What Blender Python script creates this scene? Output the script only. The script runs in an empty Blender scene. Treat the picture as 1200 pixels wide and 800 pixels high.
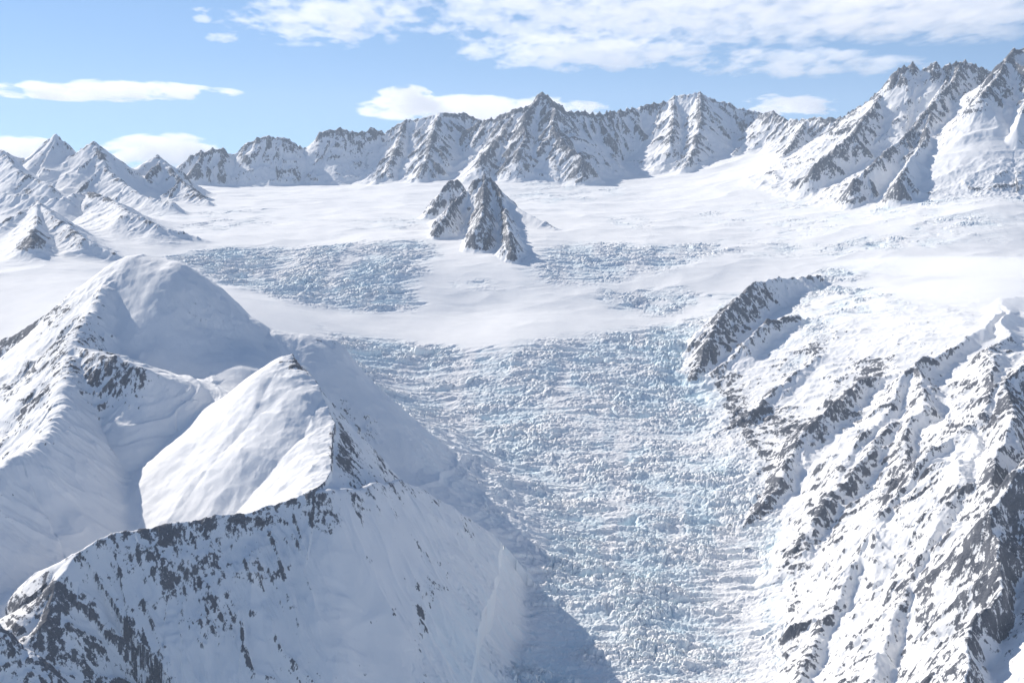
import bpy, bmesh, math
import numpy as np
from concurrent.futures import ThreadPoolExecutor
from mathutils import Vector, Matrix

# ------------------------------------------------------------------ camera, sky, sun, exposure
R = math.radians
sc = bpy.context.scene
col = sc.collection
CAM_Z = 2400.0
FPX = 1648.0                       # focal length in photo pixels (1200 wide)
PITCH = math.atan((400 - 185) / FPX)

cam_data = bpy.data.cameras.new('camera')
cam = bpy.data.objects.new('camera', cam_data)
col.objects.link(cam)
cam.location = (0, 0, CAM_Z)
cam.rotation_euler = (math.pi / 2 - PITCH, 0, 0)
cam_data.sensor_width = 36
cam_data.lens = 36 * FPX / 1200
cam_data.clip_start = 5
cam_data.clip_end = 300000
sc.camera = cam

SUN_EL = 31.0
SUN_AZ = -48.0                     # degrees clockwise from the view direction (+Y); negative = left
w = bpy.data.worlds.new('World')
sc.world = w
w.use_nodes = True
wn = w.node_tree
sky = wn.nodes.new('ShaderNodeTexSky')
sky.sky_type = 'NISHITA'
sky.sun_disc = False
sky.sun_elevation = R(SUN_EL)
sky.sun_rotation = R(SUN_AZ)
sky.altitude = 2000
sky.air_density = 1.0
sky.dust_density = 0.15
sky.ozone_density = 1.8
bg = wn.nodes['Background']
bg.inputs['Strength'].default_value = 0.106
# the air above a high snowfield is clear down to the ridge line: look a little higher into the sky dome than the ray itself
_tc = wn.nodes.new('ShaderNodeTexCoord')
_lift = wn.nodes.new('ShaderNodeVectorMath')
_lift.operation = 'ADD'
_lift.inputs[1].default_value = (0, 0, 0.13)
wn.links.new(_tc.outputs['Generated'], _lift.inputs[0])
_nrm = wn.nodes.new('ShaderNodeVectorMath')
_nrm.operation = 'NORMALIZE'
wn.links.new(_lift.outputs[0], _nrm.inputs[0])
wn.links.new(_nrm.outputs[0], sky.inputs['Vector'])
_hs = wn.nodes.new('ShaderNodeHueSaturation')
_hs.inputs['Saturation'].default_value = 1.04
wn.links.new(sky.outputs[0], _hs.inputs['Color'])
wn.links.new(_hs.outputs[0], bg.inputs['Color'])

sun_data = bpy.data.lights.new('sun', 'SUN')
sun_data.energy = 4.9
sun_data.angle = R(0.53)
sun_data.color = (1.0, 0.925, 0.825)
sun = bpy.data.objects.new('sun', sun_data)
col.objects.link(sun)
SUN_DIR = Vector((math.sin(R(SUN_AZ)) * math.cos(R(SUN_EL)), math.cos(R(SUN_AZ)) * math.cos(R(SUN_EL)), math.sin(R(SUN_EL))))
sun.rotation_euler = SUN_DIR.to_track_quat('Z', 'Y').to_euler()
sun.location = (-3000, 2000, 9000)

vs = sc.view_settings
vs.view_transform = 'Standard'
vs.look = 'None'
vs.exposure = 0.34
vs.gamma = 1
sc.cycles.max_bounces = 18
sc.cycles.diffuse_bounces = 3
sc.cycles.volume_bounces = 16
sc.cycles.transparent_max_bounces = 24
sc.cycles.use_denoising = True

# ------------------------------------------------------------------ numeric helpers
F = np.float32
rng = np.random.default_rng(7)
_ang = rng.random((256, 256)) * 2 * np.pi
GX, GY = np.cos(_ang).astype(F), np.sin(_ang).astype(F)
RV = [rng.random((256, 256)).astype(F) for _ in range(4)]


def gnoise(x, y):
    """2D gradient noise, about -0.7..0.7"""
    xf, yf = np.floor(x), np.floor(y)
    fx, fy = (x - xf).astype(F), (y - yf).astype(F)
    ix, iy = xf.astype(np.int32) & 255, yf.astype(np.int32) & 255
    jx, jy = (ix + 1) & 255, (iy + 1) & 255
    u = fx * fx * fx * (fx * (fx * 6 - 15) + 10)
    v = fy * fy * fy * (fy * (fy * 6 - 15) + 10)
    a = GX[ix, iy] * fx + GY[ix, iy] * fy
    b = GX[jx, iy] * (fx - 1) + GY[jx, iy] * fy
    c = GX[ix, jy] * fx + GY[ix, jy] * (fy - 1)
    d = GX[jx, jy] * (fx - 1) + GY[jx, jy] * (fy - 1)
    ab = a + u * (b - a)
    return ab + v * (c + u * (d - c) - ab)


def fbm(x, y, lam, octv, gain=0.5, seed=0.0):
    s, a, t = 0, 1.0, 0.0
    for k in range(octv):
        q = 2.03 ** k / lam
        s = s + a * gnoise(x * q + seed + 17.3 * k, y * q - seed + 9.1 * k)
        t += a
        a *= gain
    return s / t * 1.6


def ridged(x, y, lam, octv, gain=0.5, seed=0.0):
    s, a, t, p = 0, 1.0, 0.0, 1.0
    for k in range(octv):
        q = 2.07 ** k / lam
        n = 1 - np.abs(gnoise(x * q + seed + 31.7 * k, y * q - seed + 5.3 * k)) * 2.0
        n = n * n
        s = s + a * n * p
        p = np.clip(n * 1.2, 0, 1)
        t += a
        a *= gain
    return s / t


def worley(x, y, seed=0):
    """F1, F2, a per-cell random value and a per-cell random tilt"""
    ix, iy = np.floor(x).astype(np.int32), np.floor(y).astype(np.int32)
    f1 = np.full(x.shape, 9, F)
    f2 = np.full(x.shape, 9, F)
    cv = np.zeros(x.shape, F)
    tl = np.zeros(x.shape, F)
    for i in (-1, 0, 1):
        for j in (-1, 0, 1):
            cx, cy = ix + i, iy + j
            a, b = (cx + seed * 13) & 255, (cy + seed * 29) & 255
            dx = cx + RV[0][a, b] - x
            dy = cy + RV[1][a, b] - y
            d = np.sqrt(dx * dx + dy * dy).astype(F)
            near = d < f1
            f2 = np.where(near, f1, np.minimum(f2, d))
            cv = np.where(near, RV[2][a, b], cv)
            tl = np.where(near, (RV[3][a, b] - 0.5) * dx + (RV[3][b, a] - 0.5) * dy, tl)
            f1 = np.where(near, d, f1)
    return f1, f2, cv, tl


def sstep(a, b, x):
    t = np.clip((x - a) / (b - a), 0, 1)
    return t * t * (3 - 2 * t)


def P(px, py, d):
    """world point at photo direction (px,py) standing d metres ahead of the camera"""
    a, b = (px - 600) / FPX, (400 - py) / FPX
    cp, sp = math.cos(PITCH), math.sin(PITCH)
    ry, rz = cp + b * sp, -sp + b * cp
    return (a / ry * d, d, CAM_Z + rz / ry * d)


# ------------------------------------------------------------------ the floor of the valley and the snowfields: smooth surface through survey points
CTRL = [
    (560, 800, 3200), (740, 800, 3200), (900, 800, 3200), (600, 700, 3650), (750, 700, 3650), (890, 700, 3650),
    (620, 640, 3950), (905, 640, 3950), (590, 600, 4200), (720, 600, 4200), (880, 600, 4200), (560, 560, 4430), (855, 560, 4430),
    (510, 500, 4900), (650, 500, 4900), (828, 500, 4900), (470, 450, 5300), (630, 450, 5300), (812, 450, 5300),
    (420, 400, 5700), (600, 400, 5700), (800, 400, 5700), (420, 365, 6150), (560, 362, 6250), (800, 360, 6200), (600, 340, 6400),
    (300, 330, 6500), (480, 320, 6600), (660, 315, 6650), (820, 315, 6600), (230, 292, 7100), (450, 288, 7100), (650, 285, 7150), (850, 285, 7200),
    (150, 252, 8700), (350, 250, 8700), (560, 250, 8700), (700, 250, 8600), (860, 248, 8500), (230, 224, 10500), (450, 216, 10800), (640, 205, 10800), (760, 203, 10800), (860, 200, 10300),
    (330, 222, 10800), (560, 225, 10000), (660, 230, 9700),
    (980, 205, 9200), (1050, 215, 8700), (1100, 225, 8200), (1190, 180, 8900), (1000, 250, 7800), (1190, 240, 7300), (1150, 158, 9000), (1060, 180, 9100), (930, 184, 9900), (840, 190, 10700), (960, 300, 6750), (1190, 295, 6500), (1100, 330, 6000), (1190, 345, 5600),
    (0, 330, 6000), (60, 310, 6300), (0, 280, 7000), (-100, 260, 7600), (0, 230, 8800), (-100, 200, 9800),
    (950, 400, 5350), (1000, 450, 4900), (900, 450, 5150), (1100, 400, 5000), (1000, 520, 4350), (930, 560, 4350), (1100, 500, 4300), (1190, 450, 4300),
    (1000, 620, 3850), (1000, 700, 3450), (1100, 620, 3500), (1190, 560, 3500), (985, 790, 3080), (1100, 760, 3000), (1200, 700, 2900), (1200, 800, 2600), (1300, 600, 3000),
    (400, 770, 3150), (500, 790, 3080), (450, 830, 2950), (250, 840, 2880), (100, 840, 2830), (0, 830, 2800), (-100, 800, 2800), (300, 1000, 2450), (700, 1000, 2550), (1100, 1000, 2250),
    (-100, 1000, 2400),
    (230, 530, 3850), (215, 565, 3660), (150, 603, 3520), (60, 650, 3360), (-60, 690, 3200), (262, 442, 4030), (300, 432, 4060), (400, 455, 4500), (470, 525, 4350), (250, 380, 4600), (60, 500, 4200), (-150, 450, 4700), (0, 400, 5200), (150, 350, 5500),
    (-200, 650, 3100), (1400, 400, 5000), (1400, 300, 7000), (-300, 300, 7000), (1400, 500, 3600),
]
CP = np.array([P(*c) for c in CTRL])
CP = np.vstack([CP, [[x, y, CAM_Z - 250] for y in (14000, 18000) for x in (-9000, -4500, 0, 4500, 9000)],
                [[x, 500, 700] for x in (-800, 0, 800)]])


def tps_fit(xy, z, lam=1e-4):
    s = 1000.0
    p = xy / s
    r2 = ((p[:, None] - p[None]) ** 2).sum(-1)
    K = 0.5 * r2 * np.log(r2 + 1e-12) + lam * np.eye(len(p)) * 50
    Q = np.c_[np.ones(len(p)), p]
    A = np.block([[K, Q], [Q.T, np.zeros((3, 3))]])
    return p, np.linalg.solve(A, np.r_[z, 0, 0, 0]), s


_tp, _tw, _ts = tps_fit(CP[:, :2], CP[:, 2])
# tabulated on a (u = x/y, log y) grid
TU = np.linspace(-0.75, 0.75, 260)
TV = np.linspace(math.log(450), math.log(19000), 360)
_gu, _gv = np.meshgrid(TU, TV)
_gy = np.exp(_gv)
_q = np.stack([_gu * _gy, _gy], -1).reshape(-1, 2) / _ts
_out = np.empty(len(_q))
for i in range(0, len(_q), 8000):
    r2 = ((_q[i:i + 8000, None] - _tp[None]) ** 2).sum(-1)
    _out[i:i + 8000] = (0.5 * r2 * np.log(r2 + 1e-12)) @ _tw[:-3] + np.c_[np.ones(len(r2)), _q[i:i + 8000]] @ _tw[-3:]
TAB = _out.reshape(_gy.shape)


def base_h(x, y):
    fu = np.clip((x / y - TU[0]) / (TU[1] - TU[0]), 0, len(TU) - 1.001)
    fv = np.clip((np.log(y) - TV[0]) / (TV[1] - TV[0]), 0, len(TV) - 1.001)
    iu, iv = fu.astype(np.int32), fv.astype(np.int32)
    a, b = fu - iu, fv - iv
    return ((TAB[iv, iu] * (1 - a) + TAB[iv, iu + 1] * a) * (1 - b) + (TAB[iv + 1, iu] * (1 - a) + TAB[iv + 1, iu + 1] * a) * b)


def hit(hf, px, py, d0=1900, d1=13500):
    """where the ray through (px,py) first meets the surface hf"""
    d = np.exp(np.linspace(math.log(d0), math.log(d1), 1500))
    p = P(px, py, 1.0)
    x, z = p[0] * d, CAM_Z + (p[2] - CAM_Z) * d
    below = np.nonzero(z <= hf(x, d))[0]
    k = below[0] if len(below) else len(d) - 1
    return np.array([x[k], d[k], z[k]])


# ------------------------------------------------------------------ mountains: crest lines with flanks
FEAT = []


class Feature:
    def __init__(self, name, k=25, rough=1.0, rock=0.5):
        self.name, self.k, self.rough, self.rock = name, k, rough, rock
        self.ridges = []
        self.faces = []
        FEAT.append(self)

    def ridge(self, pts, left=0.9, right=0.9, L=400.0, tail=0.25, flute=0.0, lam=120.0, jag=0.0, jlam=90.0, round_=6.0, spurs=None, reach=1500):
        """pts in (photo px, photo py, metres ahead); left/right = flank steepness looking along the line"""
        # a third value under 1000 is the height above the valley floor instead of the distance
        p = np.array([P(*q) if q[2] >= 1000 else hit(lambda x, y, q=q: base_h(x, y) + q[2], q[0], q[1]) for q in pts])
        self.ridges.append(dict(p=p, l=left, r=right, L=L, tail=tail, flute=flute, lam=lam, jag=jag, jlam=jlam, rd=round_, reach=reach, seed=float(len(FEAT) * 7.7 + len(self.ridges) * 3.1)))
        if spurs:
            self.grow(p, left, right, L, tail, *spurs)
        return self

    def grow(self, p, left, right, L, tail, gap, length, rel):
        """side ribs branching off a crest, each standing a little proud of the flank it runs down"""
        r = np.random.default_rng(len(FEAT) * 131 + len(self.ridges))
        ln = np.hypot(*np.diff(p[:, :2], axis=0).T)
        cum = np.r_[0, np.cumsum(ln)]
        s = gap * r.uniform(0.2, 0.8)
        while s < cum[-1]:
            c = np.array([np.interp(s, cum, p[:, k]) for k in range(3)])
            i = min(np.searchsorted(cum, s, side='right') - 1, len(ln) - 1)
            t = (p[i + 1] - p[i])[:2] / (ln[i] + 1e-9)
            down = -np.sign(p[i + 1][2] - p[i][2]) if abs(p[i + 1][2] - p[i][2]) > 0.15 * ln[i] else 0
            for sg, sl in ((1, left), (-1, right)):
                if r.random() < 0.2:
                    continue
                a = r.uniform(-0.5, 0.5) - sg * 0 + 0.0
                n = np.array([-t[1], t[0]]) * sg
                dr = n * math.cos(a) + t * (math.sin(a) + 0.35 * -down * -1)
                dr /= np.hypot(*dr)
                LL = length * r.uniform(0.4, 1.25)
                rr = rel * r.uniform(0.3, 1.6)
                pts = [c - [0, 0, 2]]
                q = c[:2].copy()
                for k in range(1, 5):
                    a2 = r.uniform(-0.35, 0.35)
                    d2 = np.array([dr[0] * math.cos(a2) - dr[1] * math.sin(a2), dr[0] * math.sin(a2) + dr[1] * math.cos(a2)])
                    q = q + d2 * LL / 4
                    d = LL * k / 4
                    drop = max(sl - tail, 0.02) * L * (1 - math.exp(-d / L)) + min(sl, tail) * d
                    pts.append(np.array([q[0], q[1], c[2] - drop * (1 - rr * (1.0 if k < 4 else 0.5)) - 3]))
                self.ridges.append(dict(p=np.array(pts), l=1.45, r=1.45, L=160.0, tail=1.25, flute=min(8.0, LL * 0.03), lam=45.0, jag=5.0, jlam=50.0, rd=4.0, reach=LL * 0.6 + 60, seed=float(r.uniform(0, 90))))
            s += gap * r.uniform(0.4, 2.1)


    def face(self, pts, slope=1.0, flute=8.0, lam=45.0, k=5.0):
        """a steep face falling away from this crest line, on the left of its direction; it cuts the gentle slopes behind it"""
        p = np.array([P(*q) if q[2] >= 1000 else hit(lambda x, y, q=q: base_h(x, y) + q[2], q[0], q[1]) for q in pts])
        self.faces.append(dict(p=p, slope=slope, flute=flute, lam=lam, k=k))
        return self


def face_eval(fc, x, y, detail=True):
    p = fc['p']
    bd2 = np.full(x.shape, 1e15)
    out = np.full(x.shape, 1e5)
    s0 = 0.0
    for a, b in zip(p[:-1], p[1:]):
        vx, vy = b[0] - a[0], b[1] - a[1]
        ln = math.hypot(vx, vy)
        t = np.clip(((x - a[0]) * vx + (y - a[1]) * vy) / ln ** 2, 0, 1)
        dx, dy = x - a[0] - t * vx, y - a[1] - t * vy
        d2 = dx * dx + dy * dy
        d = np.sqrt(d2)
        v = a[2] + t * (b[2] - a[2]) - fc['slope'] * d + 3
        if detail:
            bs = s0 + t * ln
            n = ridged(bs + 0.35 * d + 20 * gnoise(x / 120, y / 120), d * 0.22, fc['lam'], 4, 0.6)
            v = v + fc['flute'] * (n - 0.5) * 2 * sstep(0, fc['flute'] * 4 + 12, d) + 2.5 * gnoise(bs / 35, d / 90)
        v = np.where(vx * dy - vy * dx > 0, v, 1e5)
        m = d2 < bd2 - 1e-6
        out = np.where(m, v, out)
        bd2 = np.where(m, d2, bd2)
        s0 += ln
    return out


def ridge_eval(rd, x, y, detail=True):
    p = rd['p']
    best = np.full(x.shape, -1e5, F)
    bd = np.zeros(x.shape, F)
    bs = np.zeros(x.shape, F)
    s0 = 0.0
    for a, b in zip(p[:-1], p[1:]):
        vx, vy = b[0] - a[0], b[1] - a[1]
        ln = math.hypot(vx, vy) + 1e-6
        t = np.clip(((x - a[0]) * vx + (y - a[1]) * vy) / ln ** 2, 0, 1)
        dx, dy = x - (a[0] + t * vx), y - (a[1] + t * vy)
        dist = np.sqrt(dx * dx + dy * dy + rd['rd'] ** 2) - rd['rd']
        side = (vx * dy - vy * dx) / ln / (np.abs(dist) + rd['rd'] + 1.0)   # >0 = left of the line
        sl = rd['r'] + (rd['l'] - rd['r']) * sstep(-0.6, 0.6, side)
        L = rd['L']
        drop = (sl - rd['tail']).clip(0.02) * L * (1 - np.exp(-dist / L)) + np.minimum(sl, rd['tail']) * dist
        h = a[2] + t * (b[2] - a[2]) - drop
        m = h > best
        best = np.where(m, h, best)
        bd = np.where(m, dist, bd)
        bs = np.where(m, s0 + t * ln, bs)
        s0 += ln
    streak = None
    if detail:
        st = bs + 0.25 * bd + 10 * gnoise(x / 60 + rd['seed'], y / 60)
        ks = float(np.interp(rd['p'][:, 1].mean(), [4200, 8000, 11500], [1.0, 1.9, 3.0]))       # what reads as a streak grows with distance seen
        streak = gnoise(st / (26 * ks), bd / (80 * ks) + rd['seed']) + 0.7 * gnoise(st / (11 * ks), bd / (34 * ks) - rd['seed']) + 0.55 * np.exp(-bd / 40) - 0.12
        if rd['jag']:
            j = ridged(bs + rd['seed'] * 50, bd * 0.35, rd['jlam'], 3) - 0.45
            best = best + rd['jag'] * 2 * j * np.exp(-bd / (rd['jag'] * 4 + 30))
        if rd['flute']:
            lam = rd['lam']
            n = ridged(bs + 0.2 * bd + 26 * gnoise(x / 150 + rd['seed'], y / 150) + 70 * gnoise(x / 480, y / 480 + rd['seed']), bd * 0.22 + rd['seed'] * 100, lam, 4, 0.6)
            best = best + rd['flute'] * (1.0 + 1.1 * gnoise(x / 330 - rd['seed'], y / 330)) * (n - 0.5) * 2 * sstep(0, rd['flute'] * 3.5 + 20, bd)
    return best, streak


def surface(x, y, detail=True):
    """height, dominant mountain (-1 = valley floor and snowfields), roughness, rockiness"""
    x, y = np.asarray(x, np.float64), np.asarray(y, np.float64)
    h = base_h(x, y)
    lab = np.full(x.shape, -1, np.int16)
    wall = sstep(10, 130, x - np.interp(y, EDGE_Y, EDGE_X)) * sstep(5900, 5300, y)
    rough = 0.5 * wall
    if detail:
        h = h + wall * 15 * (ridged(y + 0.5 * x + 30 * gnoise(x / 200, y / 200), x * 0.22, 105, 4, 0.55, 91.0) - 0.5)
    h = h + 8 * sstep(-30, 70, x - np.interp(y, EDGE_Y, EDGE_X)) * sstep(5900, 5300, y)
    rock = -0.6 + 0.75 * wall
    strk = np.zeros(x.shape)
    if detail:
        big = 22 + 45 * sstep(700, 1000, x) * sstep(6000, 5000, y)          # the right-hand wall is more tangled
        wx = x + big * fbm(x, y, 290, 4, 0.5, 3.3)
        wy = y + big * fbm(x, y, 290, 4, 0.5, 8.8)
    else:
        wx, wy = x, y
    x0, x1, y0, y1 = x.min(), x.max(), y.min(), y.max()
    for i, f in enumerate(FEAT):
        fh = None
        for rd in f.ridges:
            p = rd['p']
            reach = rd['reach']
            if p[:, 1].min() - reach > y1 or p[:, 1].max() + reach < y0:
                continue
            m = (x > p[:, 0].min() - reach) & (x < p[:, 0].max() + reach) & (y > p[:, 1].min() - reach) & (y < p[:, 1].max() + reach)
            if not m.any():
                continue
            if fh is None:
                fh = np.full(x.shape, -1e5)
                fs = np.zeros(x.shape)
            v, stv = ridge_eval(rd, wx[m], wy[m], detail)
            cur = fh[m]
            if detail:
                fs[m] = np.where(v > cur, stv, fs[m])
            kk = 8.0
            hh = np.maximum(kk - np.abs(cur - v), 0) / kk
            fh[m] = np.maximum(cur, v) + hh * hh * kk / 4
        if fh is None:
            continue
        for fc in f.faces:
            cap, kf = face_eval(fc, wx, wy, detail), fc['k']
            q = np.maximum(kf - np.abs(fh - cap), 0) / kf
            fh = np.minimum(fh, cap) - q * q * kf / 4
        k = f.k
        t = np.clip((fh - h) / (2 * k) + 0.5, 0, 1)
        hh = np.maximum(k - np.abs(fh - h), 0) / k
        lab = np.where(fh > h, i, lab)
        h = np.maximum(h, fh) + hh * hh * k / 4
        rough = rough + (f.rough - rough) * t
        rock = rock + (f.rock - rock) * t
        strk = strk + (fs - strk) * t
    return h, lab, rough, rock, strk


EDGE_Y = [2400, 3200, 3650, 3950, 4200, 4430, 4900, 5300, 5700, 6200]      # where the glacier meets the right valley wall
EDGE_X = [520, 605, 650, 750, 730, 705, 690, 700, 760, 1000]


def macro_h(x, y):
    return surface(x, y, False)[0]


# --- left foreground: domed mountain and the buttress in front of it
f = Feature('snow_dome_mountain', k=45, rough=0.35, rock=-0.15)
f.ridge([(165, 297, 4500), (140, 318, 4420), (125, 335, 4330), (100, 375, 4150), (85, 405, 4000), (76, 470, 3700), (60, 505, 3500), (20, 535, 3300), (-70, 590, 3050)],
        left=1.1, right=1.05, L=300, tail=0.45, flute=9, lam=70, jag=6, jlam=60, round_=22, spurs=(95, 140, 0.22))
f.ridge([(165, 297, 4500), (90, 345, 4620), (0, 402, 4720), (-130, 480, 4800)], left=1.2, right=0.9, L=300, tail=0.6, flute=14, lam=80, jag=6)
f.ridge([(165, 297, 4500), (200, 305, 4460), (235, 338, 4420), (320, 386, 4400), (350, 391, 4405)], left=1.15, right=0.95, L=500, tail=0.88, round_=100)
f.ridge([(320, 386, 4400), (388, 398, 4420), (432, 450, 4380), (470, 520, 4330)], left=1.45, right=1.3, L=300, tail=1.2, round_=30)
f.ridge([(85, 405, 4000), (120, 414, 3900), (165, 428, 3850), (196, 460, 3830)], left=0.35, right=1.25, L=300, tail=0.7, flute=9, lam=45, jag=3, reach=500)
f = Feature('rocky_buttress', k=25, rough=0.35, rock=-0.1)
f.ridge([(338, 424, 3800), (345, 424, 3750), (375, 455, 3600), (397, 500, 3450), (388, 550, 3200), (372, 577, 3080)],
        left=1.5, right=0.72, L=400, tail=1.15, flute=0.0, lam=60, jag=3, round_=55)
f.ridge([(372, 577, 3080), (290, 600, 3020), (200, 612, 2980), (130, 625, 2940), (95, 645, 2900), (70, 680, 2830), (55, 725, 2750), (30, 800, 2650)],
        left=1.1, right=0.6, L=1500, tail=0.6, flute=8, lam=45, jag=2, jlam=50, round_=4)
f.face([(640, 720, 3800), (590, 648, 3750), (575, 626, 3690), (545, 603, 3610), (500, 575, 3500), (470, 560, 3400), (420, 568, 3220), (372, 577, 3080), (290, 600, 3020), (200, 612, 2980), (130, 625, 2940), (95, 645, 2900), (70, 680, 2830), (55, 725, 2750), (30, 800, 2650)], slope=1.05, flute=9, lam=45)
f.face([(345, 424, 3750), (375, 455, 3600), (397, 500, 3450), (388, 550, 3200), (372, 577, 3080), (362, 640, 2950), (352, 720, 2800)], slope=1.25, flute=8, lam=55, k=75)
f = Feature('snow_spur', k=25, rough=0.3, rock=-0.1)
f.ridge([(372, 577, 3080), (430, 568, 3240), (470, 560, 3400), (500, 575, 3500), (545, 603, 3610), (575, 626, 3690), (586, 641, 3710)],
        left=1.1, right=1.35, L=1200, tail=1.2, flute=9, lam=80, jag=3, round_=10)
f.ridge([(495, 574, 3480), (492, 640, 3290), (470, 720, 3100), (445, 800, 2940)], left=1.45, right=0.95, L=400, tail=1.2, flute=6, lam=60, round_=22)
f.face([(575, 626, 3690), (586, 641, 3712), (582, 700, 3440), (573, 750, 3340), (567, 795, 3270), (560, 850, 3150)], slope=1.9, flute=12, lam=60, k=30)
f = Feature('dark_crag', k=20, rough=0.9, rock=0.0)
f.ridge([(-120, 670, 2760), (-50, 700, 2700), (5, 745, 2640), (30, 830, 2580)], left=1.0, right=1.2, L=300, tail=0.5, flute=14, lam=60, jag=6)

# --- right valley wall
f = Feature('bluff', k=25, rough=0.9, rock=0.08)
f.ridge([(960, 322, 40), (905, 326, 90), (884, 331, 125), (848, 364, 110), (828, 400, 80), (816, 436, 25)], left=1.1, right=1.0, L=250, tail=0.75, flute=14, lam=70, jag=8, spurs=(60, 120, 0.2))
f.ridge([(935, 368, 40), (900, 376, 70), (868, 402, 70), (840, 432, 30)], left=1.0, right=1.0, L=200, tail=0.75, flute=10, lam=60, jag=6, spurs=(60, 100, 0.2))
f = Feature('rock_rib', k=30, rough=0.95, rock=0.18)
f.ridge([(1040, 440, 20), (1005, 446, 61), (965, 490, 75), (925, 540, 68), (895, 585, 48), (876, 612, 14)], left=1.0, right=1.0, L=250, tail=0.76, flute=14, lam=65, jag=8, spurs=(60, 120, 0.17))
f.ridge([(960, 415, 27), (925, 445, 41), (885, 478, 41), (846, 505, 14)], left=1.0, right=1.0, L=180, tail=0.76, flute=9, lam=60, jag=6, spurs=(60, 120, 0.17))
f.ridge([(1080, 465, 27), (1040, 500, 61), (990, 560, 75), (945, 620, 61), (915, 665, 34)], left=1.0, right=1.0, L=220, tail=0.76, flute=12, lam=60, jag=8, spurs=(60, 120, 0.17))
f = Feature('pyramid_peak', k=30, rough=0.95, rock=0.03)
f.ridge([(1290, 330, 29), (1215, 345, 36), (1178, 348, 46), (1150, 385, 43), (1120, 402, 41), (1085, 425, 71), (1050, 455, 66), (1015, 505, 66), (985, 550, 62), (960, 605, 53), (932, 660, 31)],
        left=1.0, right=1.0, L=260, tail=0.76, flute=14, lam=65, jag=7, spurs=(60, 120, 0.17))
f.ridge([(1178, 348, 46), (1172, 400, 48), (1165, 450, 46)], left=1.0, right=1.0, L=200, tail=0.76, flute=10, lam=60, jag=4, spurs=(60, 120, 0.17))
f.ridge([(1085, 425, 71), (1078, 480, 71), (1042, 560, 66), (992, 640, 53), (950, 715, 31)], left=1.0, right=1.0, L=200, tail=0.76, flute=12, lam=55, jag=6, spurs=(60, 120, 0.17))
f = Feature('rock_spur', k=25, rough=1.0, rock=0.1)
f.ridge([(1290, 380, 170), (1210, 418, 156), (1140, 485, 136), (1090, 535, 122), (1045, 600, 102), (1000, 660, 82), (965, 730, 54), (940, 790, 31), (925, 840, 10)],
        left=1.0, right=1.0, L=260, tail=0.76, flute=15, lam=55, jag=7, spurs=(60, 120, 0.17))
f.ridge([(1132, 492, 129), (1128, 550, 112), (1085, 640, 88), (1045, 730, 75), (1005, 830, 54)], left=1.0, right=1.0, L=200, tail=0.76, flute=12, lam=50, jag=5, spurs=(60, 120, 0.17))
f.ridge([(1190, 436, 136), (1165, 520, 116), (1150, 600, 82), (1135, 660, 48)], left=1.0, right=1.0, L=200, tail=0.76, flute=12, lam=50, jag=5, spurs=(60, 120, 0.17))
f = Feature('dark_cliff', k=15, rough=0.9, rock=0.15)
f.ridge([(1300, 440, 218), (1200, 555, 170), (1168, 620, 143), (1150, 690, 122), (1138, 760, 102), (1125, 850, 82)], left=2.4, right=1.4, L=300, tail=1.1, flute=16, lam=60, jag=8, spurs=(60, 120, 0.17))

# --- the small dark rocks and snow hills on the far left
f = Feature('snow_hill', k=40, rough=0.5, rock=-0.02)
f.ridge([(-80, 240, 40), (0, 262, 70), (26, 246, 130), (44, 237, 160), (62, 252, 130), (100, 278, 80), (140, 300, 20)], left=0.7, right=0.8, L=200, tail=0.5, flute=9, lam=90, jag=8)
f.ridge([(44, 237, 160), (42, 262, 110), (38, 284, 70)], left=0.9, right=0.8, L=200, tail=0.6, flute=6, lam=60, jag=5)
f = Feature('snow_shoulder', k=50, rough=0.4, rock=-0.1)
f.ridge([(-60, 214, 120), (20, 228, 110), (70, 232, 120), (104, 224, 150), (112, 227, 150), (127, 231, 140), (150, 248, 120), (185, 264, 80), (225, 276, 30), (240, 283, 5)], left=0.6, right=0.65, L=260, tail=0.45, flute=8, lam=90, jag=9, jlam=70)

# --- the nunatak in the middle
f = Feature('rock_island', k=16, rough=1.25, rock=0.13)
SP = (85, 150, 0.3)
f.ridge([(546, 222, 8120), (556, 209, 8130), (568, 205, 8150), (578, 211, 8120), (585, 222, 8050), (592, 246, 7880), (597, 275, 100), (600, 294, 50), (602, 306, 8)], left=1.2, right=1.9, L=300, tail=1.0, flute=8, lam=60, jag=10, spurs=SP)
f.ridge([(546, 222, 8120), (532, 236, 7960), (518, 255, 95), (510, 272, 35)], left=1.5, right=1.7, L=300, tail=1.1, flute=8, lam=60, jag=10, spurs=SP)
f.ridge([(568, 205, 8150), (566, 232, 7900), (563, 262, 120), (568, 284, 45)], left=1.5, right=1.5, L=280, tail=1.1, flute=8, lam=55, jag=10, spurs=SP)
f.ridge([(574, 214, 8130), (592, 232, 8060), (614, 248, 75), (650, 266, 14)], left=0.8, right=0.75, L=250, tail=0.5, reach=800)
f.ridge([(536, 210, 8500), (527, 213, 8420), (517, 226, 8330), (506, 244, 50)], left=1.5, right=1.3, L=180, tail=1.0, flute=10, lam=60, jag=9, spurs=(60, 90, 0.3))
f = Feature('rock_outcrop', k=14, rough=0.9, rock=0.15)
f.ridge([(688, 194, 18), (699, 189, 45), (706, 198, 30), (712, 209, 6)], left=1.5, right=1.4, L=150, tail=1.1, flute=6, lam=50, jag=6, spurs=(40, 50, 0.3))

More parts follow.
